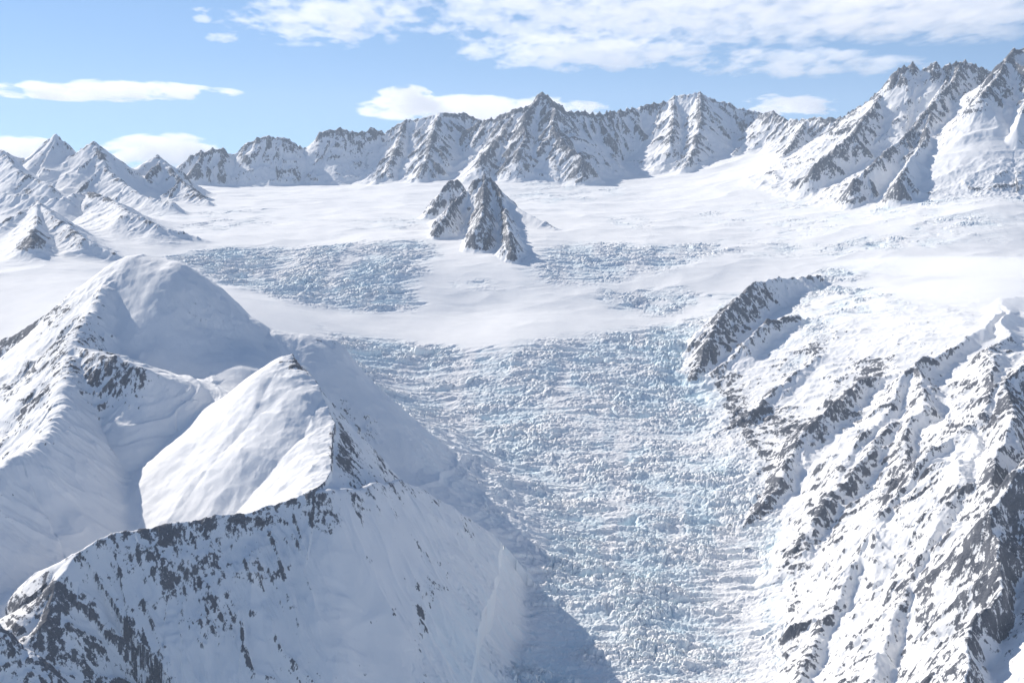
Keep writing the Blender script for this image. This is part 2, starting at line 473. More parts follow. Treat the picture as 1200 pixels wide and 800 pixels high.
# --- the far range, left to right
f = Feature('twin_peaks', k=40, rough=0.5, rock=-0.06)
f.ridge([(-80, 140, 9600), (-20, 168, 9300), (0, 176, 9200), (25, 200, 8900), (60, 218, 8700)], left=0.91, right=0.78, L=400, tail=0.44, flute=10, lam=140, jag=10, spurs=(230, 260, 0.12))
f.ridge([(0, 178, 9700), (30, 187, 9800), (45, 176, 9850), (52, 166, 9850), (65, 158, 9850), (80, 168, 9820), (90, 179, 9800), (98, 174, 9780), (110, 165, 9750), (119, 172, 9740), (134, 192, 9700), (152, 199, 9700), (166, 204, 9800)],
        left=1.04, right=0.98, L=350, tail=0.46, flute=14, lam=130, jag=14, spurs=(230, 260, 0.12))
f.ridge([(110, 165, 9750), (125, 200, 9450), (165, 228, 9050), (205, 238, 8850)], left=0.91, right=0.72, L=250, tail=0.44, flute=6, lam=120, jag=8, spurs=(230, 260, 0.12))
f = Feature('rock_tower', k=25, rough=0.8, rock=0.12)
f.ridge([(160, 205, 9900), (172, 200, 9950), (180, 186, 9980), (185, 182, 10000), (190, 190, 10000), (193, 186, 10000), (200, 203, 10050), (208, 206, 10200)], left=1.17, right=1.82, L=240, tail=0.49, flute=8, lam=90, jag=11, spurs=(85, 190, 0.3))
f.ridge([(185, 182, 10000), (215, 215, 9700), (245, 236, 9400)], left=0.91, right=0.65, L=250, tail=0.44, flute=5, lam=90, jag=6, spurs=(85, 190, 0.3))
f = Feature('serrated_ridge', k=35, rough=1.0, rock=0.1)
f.ridge([(203, 204, 11300), (215, 187, 11350), (236, 177, 11400), (262, 173, 11450), (276, 181, 11500), (290, 168, 11500), (303, 162, 11500), (318, 159, 11500), (336, 161, 11500), (350, 172, 11550), (362, 174, 11600)],
        left=1.04, right=1.30, L=380, tail=0.46, flute=20, lam=130, jag=19, spurs=(120, 330, 0.32))
f.ridge([(362, 174, 11600), (375, 156, 11600), (395, 150, 11600), (408, 154, 11600), (420, 155, 11650), (435, 150, 11700), (450, 156, 11750)],
        left=1.04, right=1.37, L=380, tail=0.46, flute=20, lam=130, jag=18, spurs=(120, 330, 0.32))
f = Feature('ribbed_peak', k=35, rough=1.0, rock=0.06)
f.ridge([(450, 156, 11800), (470, 143, 11800), (500, 138, 11750), (515, 133, 11700), (545, 133, 11900), (562, 141, 11900)], left=1.04, right=1.23, L=380, tail=0.46, flute=18, lam=140, jag=14, spurs=(120, 330, 0.32))
f.ridge([(515, 133, 11700), (508, 155, 11350), (503, 180, 11050), (492, 204, 10750)], left=1.17, right=1.17, L=250, tail=0.49, flute=13, lam=110, jag=19, spurs=(85, 190, 0.3))
f.ridge([(475, 143, 11780), (466, 170, 11400), (456, 195, 11050)], left=1.17, right=1.17, L=220, tail=0.49, flute=11, lam=110, jag=16, spurs=(85, 190, 0.3))
f = Feature('main_peak', k=30, rough=1.1, rock=0.25)
f.ridge([(560, 142, 11600), (575, 138, 11500), (592, 134, 11450), (606, 128, 11400), (622, 122, 11350), (630, 112, 11330), (636, 107, 11320), (642, 113, 11320), (650, 120, 11330), (668, 131, 11400), (692, 132, 11500), (720, 131, 11600), (742, 128, 11700)],
        left=1.10, right=1.37, L=380, tail=0.48, flute=20, lam=110, jag=19, jlam=70, spurs=(120, 330, 0.32))
f.ridge([(606, 128, 11400), (592, 152, 11150), (576, 172, 10900), (562, 188, 10650)], left=1.17, right=1.17, L=220, tail=0.49, flute=12, lam=90, jag=19, spurs=(85, 190, 0.3))
f.ridge([(624, 121, 11350), (613, 142, 11050), (618, 160, 10850), (608, 178, 10600)], left=1.30, right=1.30, L=260, tail=0.49, flute=16, lam=90, jag=22, spurs=(85, 190, 0.3))
f.ridge([(642, 112, 11320), (653, 130, 11100), (647, 148, 10900), (662, 168, 10650), (684, 186, 10400)], left=1.30, right=1.23, L=260, tail=0.49, flute=14, lam=90, jag=19, spurs=(85, 190, 0.3))
f = Feature('banded_peak', k=35, rough=0.9, rock=0.0)
f.ridge([(742, 128, 11750), (762, 122, 11750), (780, 117, 11750), (792, 112, 11750), (808, 110, 11700), (820, 107, 11700), (832, 116, 11750), (850, 120, 11800), (870, 128, 11850), (893, 133, 11800)],
        left=1.04, right=1.23, L=380, tail=0.46, flute=19, lam=130, jag=16, spurs=(120, 330, 0.32))
f.ridge([(820, 107, 11700), (822, 140, 11250), (815, 170, 10900), (806, 192, 10550)], left=1.10, right=1.17, L=260, tail=0.47, flute=13, lam=120, jag=16, spurs=(85, 190, 0.3))
f.ridge([(790, 113, 11750), (788, 145, 11300), (785, 170, 10950)], left=1.17, right=1.10, L=240, tail=0.47, flute=12, lam=110, jag=14, spurs=(85, 190, 0.3))
f.ridge([(893, 133, 11800), (880, 160, 11300), (862, 178, 10900)], left=1.04, right=1.04, L=240, tail=0.47, flute=8, lam=110, jag=10, spurs=(85, 190, 0.3))
f = Feature('low_crags', k=30, rough=0.9, rock=0.16)
f.ridge([(893, 134, 11300), (906, 130, 11200), (922, 141, 11000), (945, 140, 10700), (962, 138, 10600), (985, 139, 10500), (1003, 133, 10300)], left=1.04, right=1.23, L=280, tail=0.47, flute=14, lam=110, jag=14, spurs=(85, 190, 0.3))
f.ridge([(945, 140, 10700), (930, 165, 10300), (918, 182, 10000)], left=1.17, right=1.17, L=200, tail=0.49, flute=10, lam=90, jag=13, spurs=(85, 190, 0.3))
f.ridge([(985, 139, 10500), (965, 165, 10100), (945, 185, 9700)], left=1.17, right=1.17, L=200, tail=0.49, flute=10, lam=90, jag=13, spurs=(85, 190, 0.3))
f = Feature('great_massif', k=30, rough=1.1, rock=0.2)
f.ridge([(985, 141, 10000), (1002, 128, 9900), (1016, 120, 9800), (1030, 108, 9700), (1040, 100, 9650), (1050, 85, 9600), (1060, 78, 9600), (1070, 74, 9600), (1080, 82, 9580), (1088, 76, 9570), (1095, 73, 9560), (1103, 80, 9550), (1113, 76, 9550), (1126, 71, 9550), (1140, 76, 9550), (1152, 80, 9550), (1166, 90, 9600)],
        left=1.17, right=1.43, L=350, tail=0.48, flute=19, lam=100, jag=19, jlam=70, spurs=(120, 330, 0.32))
f.ridge([(1040, 100, 9650), (1020, 130, 9350), (1000, 155, 9150), (975, 178, 9000), (955, 192, 8900)], left=1.34, right=1.59, L=220, tail=0.8, flute=12, lam=90, jag=16, spurs=(85, 190, 0.3))
f.ridge([(1112, 101, 9200), (1100, 112, 9050), (1085, 130, 8900), (1070, 150, 8700), (1040, 175, 8450), (1015, 200, 8250), (1000, 214, 8100)], left=1.34, right=1.67, L=200, tail=0.8, flute=12, lam=85, jag=16, spurs=(85, 190, 0.3))
f.ridge([(1126, 71, 9550), (1118, 95, 9280), (1112, 101, 9200), (1125, 118, 9050), (1136, 140, 8850), (1142, 165, 8600)], left=1.59, right=1.59, L=220, tail=0.8, flute=12, lam=85, jag=16, spurs=(85, 190, 0.3))
f.ridge([(1092, 130, 8880), (1085, 160, 8500), (1068, 185, 8200), (1052, 210, 7900)], left=1.34, right=1.67, L=180, tail=0.8, flute=10, lam=85, jag=14, spurs=(85, 190, 0.3))
f = Feature('corner_peak', k=30, rough=1.1, rock=0.3)
f.ridge([(1160, 95, 9100), (1168, 84, 9050), (1178, 70, 9000), (1188, 58, 9000), (1200, 55, 9000), (1225, 48, 9000), (1270, 90, 9000), (1330, 120, 9100)], left=1.17, right=1.49, L=350, tail=0.48, flute=17, lam=100, jag=18, spurs=(120, 330, 0.32))
f.ridge([(1188, 58, 9000), (1168, 92, 8750), (1150, 112, 8550)], left=1.17, right=1.37, L=200, tail=0.49, flute=11, lam=85, jag=14, spurs=(85, 190, 0.3))
f.ridge([(1225, 48, 9000), (1210, 105, 8550), (1190, 150, 8250)], left=1.17, right=1.30, L=240, tail=0.49, flute=12, lam=90, jag=14, spurs=(85, 190, 0.3))

# ------------------------------------------------------------------ broken ice: outlines of the icefalls (on the valley floor) and crevasse patches
ICE_OUT = {
    'glacier': [(380, 388), (440, 396), (520, 404), (590, 408), (640, 397), (740, 386), (800, 379), (832, 368), (860, 345), (885, 338), (850, 372), (828, 425), (846, 480), (866, 520), (896, 575), (922, 620), (940, 645),
                (928, 690), (924, 740), (928, 800), (930, 980), (480, 980), (500, 800), (525, 740), (560, 680), (575, 645), (530, 595), (488, 560), (455, 510), (408, 452), (365, 412)],
    'upper_icefall': [(195, 300), (260, 290), (400, 284), (498, 282), (516, 298), (480, 328), (486, 360), (420, 366), (330, 352), (260, 332)],
    'side_icefall': [(622, 316), (640, 290), (690, 280), (780, 289), (845, 281), (852, 298), (785, 316), (720, 327), (650, 338), (618, 332)],
}
ICE_PATCH = [  # px, py, half-width px, half-height px, strength
    (765, 352, 60, 16, 0.75), (1085, 238, 105, 16, 0.45), (1050, 283, 100, 11, 0.6), (940, 265, 55, 14, 0.4), (1160, 225, 50, 18, 0.6), (960, 345, 55, 24, 1.0), (1020, 360, 45, 14, 0.8), (1000, 318, 60, 8, 0.6), (1120, 262, 60, 10, 0.6), (930, 240, 50, 8, 0.5), (925, 415, 18, 22, 0.8),
    (860, 255, 60, 12, 0.3), (265, 262, 70, 9, 0.35), (255, 250, 60, 5, 0.3), (465, 262, 45, 8, 0.35), (660, 225, 75, 14, 0.35), (430, 320, 40, 16, 0.6), (560, 335, 30, 8, 0.4), (900, 290, 60, 14, 0.35), (740, 262, 30, 10, 0.35), (985, 180, 20, 8, 0.3),
    (940, 385, 40, 20, 0.5),
]
for k in list(ICE_OUT):
    ICE_OUT[k] = np.array([hit(base_h, *q)[:2] for q in ICE_OUT[k]])
_pp = []
for (px, py, hw, hh_, s) in ICE_PATCH:
    c, a, b = hit(base_h, px, py), hit(base_h, px, py - hh_, 1900, 12500), hit(base_h, px, py + hh_)
    _pp.append((c[0], 0.5 * (a[1] + b[1]), 1.35 * hw / FPX * c[1], max(0.65 * (a[1] - b[1]), 80.0), s))
ICE_PATCH = _pp


def poly_sd(x, y, poly):
    """signed distance, positive inside"""
    d = np.full(x.shape, 1e12)
    ins = np.zeros(x.shape, bool)
    for a, b in zip(poly, np.roll(poly, -1, 0)):
        vx, vy = b - a
        t = np.clip(((x - a[0]) * vx + (y - a[1]) * vy) / (vx * vx + vy * vy + 1e-9), 0, 1)
        d = np.minimum(d, (x - a[0] - t * vx) ** 2 + (y - a[1] - t * vy) ** 2)
        c = (a[1] > y) != (b[1] > y)
        ins ^= c & (x < (b[0] - a[0]) * (y - a[1]) / (b[1] - a[1] + 1e-9) + a[0])
    return np.where(ins, 1, -1) * np.sqrt(d)


# ------------------------------------------------------------------ bare rock: capsules on the slopes (photo polyline -> slope), radius m, strength
ROCKS = [
    ([(95, 430), (130, 450), (170, 460)], 70, 0.55), ([(130, 470), (185, 480)], 60, 0.5), ([(60, 480), (20, 520), (70, 540)], 70, 0.35), ([(222, 362), (250, 376)], 48, 1.0), ([(10, 540), (60, 560)], 50, 0.35),
    ([(100, 360), (80, 400), (60, 450)], 45, 0.35), ([(20, 400), (90, 350), (120, 335)], 60, 0.9), ([(10, 450), (70, 400)], 60, 0.6), ([(10, 500), (50, 460)], 50, 0.5),
    ([(350, 438), (400, 480), (432, 505)], 45, 0.95), ([(405, 505), (405, 545)], 40, 0.7), ([(415, 560), (420, 600)], 30, 0.5),
    ([(170, 628), (260, 625), (350, 600), (380, 600)], 45, 0.55), ([(200, 680), (300, 650), (330, 640)], 50, 0.55), ([(140, 740), (200, 700), (240, 720)], 50, 0.5), ([(100, 770), (160, 790)], 50, 0.35), ([(290, 615), (330, 660)], 45, 0.35),
    ([(490, 720), (490, 800)], 14, 0.5), ([(540, 705), (575, 695)], 30, 0.45), ([(525, 750), (550, 770)], 28, 0.4), ([(570, 640), (580, 670)], 20, 0.3),
    ([(30, 700), (60, 720), (50, 780)], 60, 0.5), ([(10, 740), (20, 790)], 50, 0.4),
    ([(845, 370), (880, 345)], 70, 0.35), ([(825, 420), (870, 390), (905, 375)], 60, 0.45), ([(838, 450), (858, 500), (885, 550)], 70, 0.9), ([(900, 480), (935, 505)], 60, 0.7), ([(880, 565), (905, 612)], 50, 0.8), ([(965, 400), (930, 432)], 50, 0.55), ([(1000, 420), (1030, 440)], 50, 0.5),
    ([(985, 445), (1005, 440), (970, 480), (990, 480)], 60, 0.35), ([(930, 510), (935, 490)], 45, 0.35), ([(1065, 540), (1050, 560)], 40, 0.5), ([(1140, 430), (1180, 415)], 40, 0.35),
    ([(905, 530), (880, 540)], 50, 0.2), ([(1160, 470), (1190, 470)], 40, 0.2),
    ([(1195, 610), (1182, 660), (1168, 740)], 28, 0.6), ([(925, 690), (910, 770)], 40, 0.4), ([(940, 640), (925, 690)], 35, 0.3), ([(985, 590), (960, 640)], 40, 0.25),
    ([(32, 284), (40, 276)], 55, 1.1), ([(85, 270), (100, 280)], 30, 0.3), ([(25, 255), (30, 250)], 30, 0.3), ([(104, 226), (113, 229)], 30, 1.0), ([(122, 231), (130, 233)], 25, 0.9), ([(32, 226), (33, 222)], 30, 0.4),
]
SMOOTH = [  # wind-loaded snow with no rock
    ([(1090, 195), (1150, 172), (1192, 150)], 190, 1.0), ([(1060, 115), (1090, 110)], 90, 0.7),
    ([(600, 238), (628, 262), (612, 285)], 55, 0.9),
    ([(160, 330), (230, 390), (300, 420)], 120, 0.8), ([(180, 560), (110, 610), (200, 520)], 160, 0.8), ([(300, 480), (270, 540), (230, 590)], 110, 0.9), ([(430, 640), (400, 720), (440, 760)], 110, 0.5), ([(480, 520), (430, 450)], 90, 0.5),
    ([(500, 620), (540, 650)], 50, 0.4), ([(1000, 390), (960, 440)], 90, 0.25), ([(1180, 350), (1150, 385), (1190, 390)], 80, 0.9), ([(1180, 440), (1130, 490)], 25, 0.3), ([(1100, 600), (1060, 660)], 25, 0.3),
]


LUMPS = [  # rolling, drifted snow
    ([(330, 440), (300, 500), (260, 560), (220, 600)], 140, 1.0), ([(350, 480), (360, 560)], 80, 0.8), ([(110, 410), (160, 415)], 90, 0.7), ([(170, 320), (230, 360), (300, 400)], 120, 0.6), ([(60, 620), (150, 560)], 160, 0.5),
]


def caps3(lst):
    return [(np.array([hit(macro_h, *q) for q in pts]), r, s) for pts, r, s in lst]


BULGE = [([(318, 455), (300, 500), (285, 548)], 105, 1.0), ([(355, 500), (345, 550)], 60, 0.4)]      # the swollen crown of the buttress
BULGE = caps3(BULGE)
ROCKS, SMOOTH, LUMPS = caps3(ROCKS), caps3(SMOOTH), caps3(LUMPS)


def capsule_field(x, y, z, lst):
    out = np.zeros(x.shape)
    for pts, r, s in lst:
        if pts[:, 1].min() - 3 * r > y.max() or pts[:, 1].max() + 3 * r < y.min():
            continue
        d2 = np.full(x.shape, 1e12)
        for a, b in zip(pts[:-1], pts[1:]):
            v = b - a
            t = np.clip(((x - a[0]) * v[0] + (y - a[1]) * v[1] + (z - a[2]) * v[2]) / (v @ v + 1e-9), 0, 1)
            d2 = np.minimum(d2, (x - a[0] - t * v[0]) ** 2 + (y - a[1] - t * v[1]) ** 2 + (z - a[2] - t * v[2]) ** 2)
        out = np.maximum(out, s * np.exp(-d2 / (2 * r * r)))
    return out


CELL_Y = np.arange(1500.0, 13000.0, 20.0)
CELL_S = np.cumsum(20.0 / np.interp(CELL_Y, [3000, 5200, 7500], [0.66, 0.9, 1.1]))


def terrain(x, y):
    """full detail: z, label, rock, ice.  label: mountain index, or -1 snow, -2 glacier, -3.. icefalls, -10 right valley wall"""
    h, lab, rough, rock, strk = surface(x, y)
    # broken-up relief of the mountains
    n1 = ridged(x, y, 170, 5, 0.5, 2.2) - 0.42
    n2 = fbm(x, y, 60, 4, 0.55, 6.1)
    sm = capsule_field(x, y, h, SMOOTH)
    rb = capsule_field(x, y, h, ROCKS)
    rg = np.clip(rough * (1 - 0.85 * sm) + rb * 0.6, 0, 1.3)
    h = h + rg * (20 * n1 + 7 * n2 + 5 * (ridged(x, y, 36, 3, 0.55, 12.2) - 0.45))
    # wind-packed snow: long soft swells
    soft = 1 - np.clip(rg, 0, 1)
    h = h + (0.35 + 0.65 * soft) * (5 * fbm(x, y * 0.7, 330, 3, 0.45, 1.7) + (0.5 + 2.6 * sstep(5200, 4200, y)) * fbm(x + y * 0.3, y * 1.1, 85, 4, 0.45, 4.4))
    h = h + 38 * capsule_field(x, y, h, BULGE)
    lum = capsule_field(x, y, h, LUMPS)
    if lum.max() > 0.02:
        h = h + lum * (17 * fbm(x, y, 210, 2, 0.5, 101.0) + 9 * (ridged(x + 0.5 * y, y, 130, 3, 0.5, 103.0) - 0.45) + 3 * fbm(x, y, 45, 2, 0.5, 105.0))
    open_snow = np.clip(1 - np.maximum(rough, 0) * 2, 0, 1) * sstep(5600, 6400, y)
    h = h + open_snow * (15 * fbm(x, y, 620, 3, 0.5, 81.0) + 13 * (ridged(x * 0.6, y, 420, 3, 0.5, 83.0) - 0.5))
    # broken ice
    ice = np.zeros(x.shape)
    lab = lab.astype(np.int16)
    free = np.clip(1 - np.maximum(rough, 0) * 1.6, 0, 1)
    ex = 45 * fbm(x, y, 240, 4, 0.55, 11.0)
    own = {}
    for q, (k, poly) in enumerate(ICE_OUT.items()):
        sd = poly_sd(x, y, poly) + ex
        m = sstep(-80, 120, sd + 40 * fbm(x, y, 90, 3, 0.6, 71.0))
        if k == 'side_icefall':
            m = m * 0.85
        ice = np.maximum(ice, m)
        lab = np.where((lab == -1) & (sd > 0), -2 - q, lab)
    for cx, cy, rx, ry, s in ICE_PATCH:
        d = 1 - np.sqrt(((x - cx) / rx) ** 2 + ((y - cy) / ry) ** 2) + ex / 120
        ice = np.maximum(ice, min(1.0, s * 1.35) * sstep(-0.15, 0.8, d) * sstep(-0.25, 0.35, fbm(x, y, 160, 3, 0.5, 21.0) + 0.15))
    ice = ice * np.where(lab < 0, 1.0, free)
    sel = ice > 0.01
    blue = np.zeros(x.shape)
    if sel.any():
        xs, ys, am = x[sel], y[sel], ice[sel]
        wx = xs + 14 * fbm(xs, ys, 90, 3, 0.5, 5.0)
        wy = ys + 0.00022 * (xs - 150) ** 2 + 20 * fbm(xs, ys, 130, 3, 0.5, 15.0)
        cs = np.interp(ys, [3000, 5200, 7500], [0.66, 0.9, 1.1])
        yc = np.interp(wy, CELL_Y, CELL_S)          # cells grow up the valley without stretching
        f1, f2, cv, t1 = worley(wx / (32 * cs), yc / 19, 1)
        g1, g2, cw, t2 = worley(wx / (13 * cs), yc / 8.5, 3)
        b1, b2, cb, t3 = worley(wx / (85 * cs), yc / 40, 5)
        gap = sstep(0.03, 0.22, f2 - f1)
        gap2 = sstep(0.02, 0.25, g2 - g1)
        gap3 = sstep(0.01, 0.12, b2 - b1)
        waves = ridged(wx * 0.16 + 0.25 * wy, wy + 60 * gnoise(xs / 300, ys / 300), 58, 4, 0.6, 9.0)           # crevasse belts across the flow
        big = fbm(xs, ys, 420, 3, 0.55, 3.0)
        patch = sstep(-0.3, 0.35, fbm(xs * 0.7, ys, 150, 3, 0.55, 33.0))   # broken belts and snowed-over belts alternate
        lng = ridged(wx * 0.13 + 90 * gnoise(xs / 500, ys / 500), wy * 0.9, 95, 2, 0.5, 77.0)
        crev = sstep(0.70, 0.90, lng) * sstep(-0.4, 0.15, fbm(xs, ys, 200, 2, 0.5, 55.0))     # long open crevasses
        flow = sstep(0.0, 0.5, fbm(xs - 0.12 * ys, ys * 0.12, 130, 2, 0.5, 61.0))             # snowed-over bands running down the flow
        rubble = (0.35 + 0.65 * patch) * (1 - 0.6 * flow)
        hh = -22 * crev + patch * ((cb - 0.5) * 12 + gap3 * 7 + t3 * 16) + rubble * ((cv - 0.5) * 8 + gap * 7 + t1 * 12) + rubble * ((cw - 0.5) * 4 + gap2 * 3 + t2 * 5) + (waves - 0.4) * 16 + 2 * fbm(xs, ys, 12, 2, 0.5, 2.0)
        h[sel] += am * (hh - 6) * np.clip(0.8 + 0.75 * big, 0.25, 1.3)
        blue[sel] = am * np.clip(0.95 - 0.4 * gap * patch - 0.2 * gap2 - 0.3 * gap3 - 0.5 * (waves - 0.3) + 0.6 * big + 0.3 * (cb - 0.5) + 0.7 * crev - 0.5 * flow, 0, 1)
    # the smooth right flank of the valley that is not a mountain of its own
    left = np.interp(y, [2400, 3200, 3400, 3950, 4430, 4900, 5300], [0, -60, 0, -20, -190, -330, -560])
    lab = np.where((lab == -1) & (x < left) & (y < 5300), np.where(y < 3150, 1, 0), lab)
    edge = np.interp(y, EDGE_Y, EDGE_X)
    lab = np.where((lab == -1) & (x > edge) & (y < 5900), -10, lab)
    return h, lab, rock, rb - sm, blue, ice, strk


# ------------------------------------------------------------------ build the one surface on a grid that is finer where the view is closer
cols = np.concatenate([np.linspace(-0.66, -0.385, 50)[:-1], np.linspace(-0.385, 0.385, 1330), np.linspace(0.385, 0.66, 50)[1:]])
rows = np.concatenate([np.arange(600, 1900, 40), np.arange(1900, 2300, 6), np.arange(2300, 4200, 3.2), np.arange(4200, 7200, 4.5), np.arange(7200, 9000, 8.5), np.arange(9000, 12600, 7.5), np.arange(12600, 18001, 120)])
NR, NC = len(rows), len(cols)
Z = np.empty((NR, NC), F); LAB = np.empty((NR, NC), np.int16); ROCKB = np.empty((NR, NC), F); ROCKC = np.empty((NR, NC), F); BLUE = np.empty((NR, NC), F); ICEM = np.empty((NR, NC), F); STRK = np.empty((NR, NC), F)
XX = (rows[:, None] * cols[None, :]).astype(np.float64)
YY = np.repeat(rows[:, None], NC, 1)


def work(i):
    s = slice(i, min(i + 24, NR))
    Z[s], LAB[s], ROCKB[s], ROCKC[s], BLUE[s], ICEM[s], STRK[s] = terrain(XX[s], YY[s])


with ThreadPoolExecutor(4) as ex:
    list(ex.map(work, range(0, NR, 24)))

# normals of the grid
dzr = np.gradient(Z.astype(np.float64), axis=0); dxr = np.gradient(XX, axis=0); dyr = np.gradient(YY, axis=0)
dzc = np.gradient(Z.astype(np.float64), axis=1); dxc = np.gradient(XX, axis=1)
nx = -dzc * dyr
ny = -(dxc * dzr - dzc * dxr)
nz = dxc * dyr
nl = np.sqrt(nx * nx + ny * ny + nz * nz) + 1e-9
NX, NY, NZ = (nx / nl).astype(F), (ny / nl).astype(F), (nz / nl).astype(F)


def blur(a, rr, rc):
    for ax, r in ((0, rr), (1, rc)):
        c = np.cumsum(np.concatenate([np.repeat(np.take(a, [0], ax), r + 1, ax), a, np.repeat(np.take(a, [-1], ax), r, ax)], ax), ax, dtype=np.float64)
        n = a.shape[ax]
        a = ((np.take(c, np.arange(2 * r + 1, 2 * r + 1 + n), ax) - np.take(c, np.arange(0, n), ax)) / (2 * r + 1)).astype(F)
    return a


curv = Z - blur(Z, 5, 7)
steep = np.sqrt(1 - NZ ** 2) / np.maximum(NZ, 0.15)          # tangent of the slope
ROCK = np.empty((NR, NC), F); MACRO = np.empty((NR, NC), F)


def work2(i):
    s = slice(i, min(i + 48, NR))
    x, y, z = XX[s], YY[s], Z[s].astype(np.float64)
    lowf = fbm(x, y + z, 260, 3, 0.55, 40.0)
    kd = np.interp(y, [4200, 8000, 11500], [1.0, 1.7, 2.4])
    n = fbm(x + 0.4 * z, y + 0.8 * z, 45, 4, 0.6, 50.0) * sstep(2.2, 1.4, kd) + fbm(x + 0.4 * z, y + 0.8 * z, 120, 4, 0.65, 58.0) * sstep(1.4, 2.2, kd) * 1.3
    base = ROCKB[s] + 0.9 * ROCKC[s] + 0.55 * lowf
    MACRO[s] = ROCKB[s] + ROCKC[s] + 0.25 * lowf
    # cliffs shed snow, gullies hold it
    ROCK[s] = base - 0.2 + 0.5 * (np.clip(steep[s], 0, 2.0) - 1.0) + 0.3 * n + 0.42 * STRK[s] + np.clip(curv[s] / 16, -0.35, 0.35)
    ROCK[s] = np.where(ICEM[s] > 0.25, -1, ROCK[s])


with ThreadPoolExecutor(4) as ex:
    list(ex.map(work2, range(0, NR, 48)))
ROCK = np.clip(ROCK, -1, 1)


# ------------------------------------------------------------------ materials
def new_mat(name):
    m = bpy.data.materials.new(name)
    m.use_nodes = True
    nt = m.node_tree
    b = nt.nodes['Principled BSDF']
    b.inputs['Roughness'].default_value = 0.85
    b.inputs['Specular IOR Level'].default_value = 0.15
    return m, nt, b


def nd(nt, typ, **kw):
    n = nt.nodes.new(typ)
    for k, v in kw.items():
        if k in n.inputs:
            n.inputs[k].default_value = v
        else:
            setattr(n, k, v)
    return n


def math_(nt, op, a, b=None, c=None, clamp=False):
    n = nt.nodes.new('ShaderNodeMath')
    n.operation = op
    n.use_clamp = clamp
    for i, v in enumerate((a, b, c)):
        if v is None:
            continue
        if isinstance(v, (int, float)):
            n.inputs[i].default_value = v
        else:
            nt.links.new(v, n.inputs[i])
    return n.outputs[0]


def ramp(nt, fac, stops):
    n = nt.nodes.new('ShaderNodeValToRGB')
    nt.links.new(fac, n.inputs[0])
    e = n.color_ramp.elements
    while len(e) < len(stops):
        e.new(0.5)
    for q, (p, c) in zip(e, stops):
        q.position = p
        q.color = (*c, 1) if len(c) == 3 else c
    return n.outputs[0]


def mixc(nt, fac, a, b):
    n = nt.nodes.new('ShaderNodeMix')
    n.data_type = 'RGBA'
    for s, v in ((0, fac), (6, a), (7, b)):
        if isinstance(v, (int, float)):
            n.inputs[s].default_value = v
        elif isinstance(v, tuple):
            n.inputs[s].default_value = (*v, 1)
        else:
            nt.links.new(v, n.inputs[s])
    return n.outputs[2]


M_TERR, nt, bs = new_mat('snow_rock_and_ice')
tc = nt.nodes.new('ShaderNodeTexCoord').outputs['Object']
a_rock = nd(nt, 'ShaderNodeAttribute', attribute_name='rock').outputs['Fac']
a_ice = nd(nt, 'ShaderNodeAttribute', attribute_name='ice').outputs['Fac']


def noise(scale, detail=4.0, rough=0.6, vec=tc):
    n = nd(nt, 'ShaderNodeTexNoise', Scale=scale, Detail=detail, Roughness=rough)
    nt.links.new(vec, n.inputs['Vector'])
    return n.outputs['Fac']


fall = nt.nodes.new('ShaderNodeVectorMath')       # longer down the slope than across it
fall.operation = 'MULTIPLY'
fall.inputs[1].default_value = (1.0, 0.8, 0.42)
nt.links.new(tc, fall.inputs[0])
n_a = noise(0.055, 5, 0.65)
n_b = noise(0.016, 4, 0.6)
n_c = noise(0.22, 3, 0.6)
n_s = noise(0.1, 6, 0.74, fall.outputs[0])
n_d = noise(0.034, 5, 0.7, fall.outputs[0])
rk = math_(nt, 'ADD', math_(nt, 'MULTIPLY', math_(nt, 'MINIMUM', a_rock, 0.55), 0.62), math_(nt, 'ADD', math_(nt, 'MULTIPLY', math_(nt, 'SUBTRACT', n_s, 0.5), 1.7), math_(nt, 'MULTIPLY', math_(nt, 'SUBTRACT', n_d, 0.5), 1.1)))
rock_fac = ramp(nt, math_(nt, 'ADD', rk, 0.0), [(0.0, (0, 0, 0)), (0.14, (0, 0, 0)), (0.22, (1, 1, 1)), (1, (1, 1, 1))])
rock_col = ramp(nt, math_(nt, 'ADD', math_(nt, 'MULTIPLY', n_b, 0.6), math_(nt, 'MULTIPLY', n_c, 0.4)), [(0.25, (0.055, 0.063, 0.083)), (0.5, (0.11, 0.118, 0.142)), (0.72, (0.185, 0.19, 0.21))])
snow_col = ramp(nt, n_b, [(0.3, (0.83, 0.835, 0.84)), (0.7, (0.88, 0.88, 0.88))])
ice_col = ramp(nt, n_a, [(0.3, (0.52, 0.75, 0.85)), (0.7, (0.72, 0.87, 0.92))])
ice_fac = math_(nt, 'MULTIPLY', a_ice, math_(nt, 'MULTIPLY', n_c, 1.4), clamp=True)
c1 = mixc(nt, ice_fac, snow_col, ice_col)
c2 = mixc(nt, rock_fac, c1, rock_col)
nt.links.new(c2, bs.inputs['Base Color'])
wind = nt.nodes.new('ShaderNodeVectorMath')       # wind-cut snow, drawn out along the wind
wind.operation = 'MULTIPLY'
wind.inputs[1].default_value = (0.35, 1.0, 1.0)
nt.links.new(tc, wind.inputs[0])
n_w = noise(0.07, 4, 0.6, wind.outputs[0])
bh = math_(nt, 'ADD', math_(nt, 'ADD', math_(nt, 'MULTIPLY', n_a, 1.0), math_(nt, 'MULTIPLY', n_c, 0.5)), math_(nt, 'MULTIPLY', n_w, 0.9))
bmp = nd(nt, 'ShaderNodeBump', Distance=6.0)
bmp.inputs['Strength'].default_value = 0.5
a_brk = nd(nt, 'ShaderNodeAttribute', attribute_name='broken').outputs['Fac']
nt.links.new(math_(nt, 'ADD', math_(nt, 'ADD', 0.11, math_(nt, 'MULTIPLY', a_brk, 0.3)), math_(nt, 'MULTIPLY', rock_fac, 0.8)), bmp.inputs['Strength'])
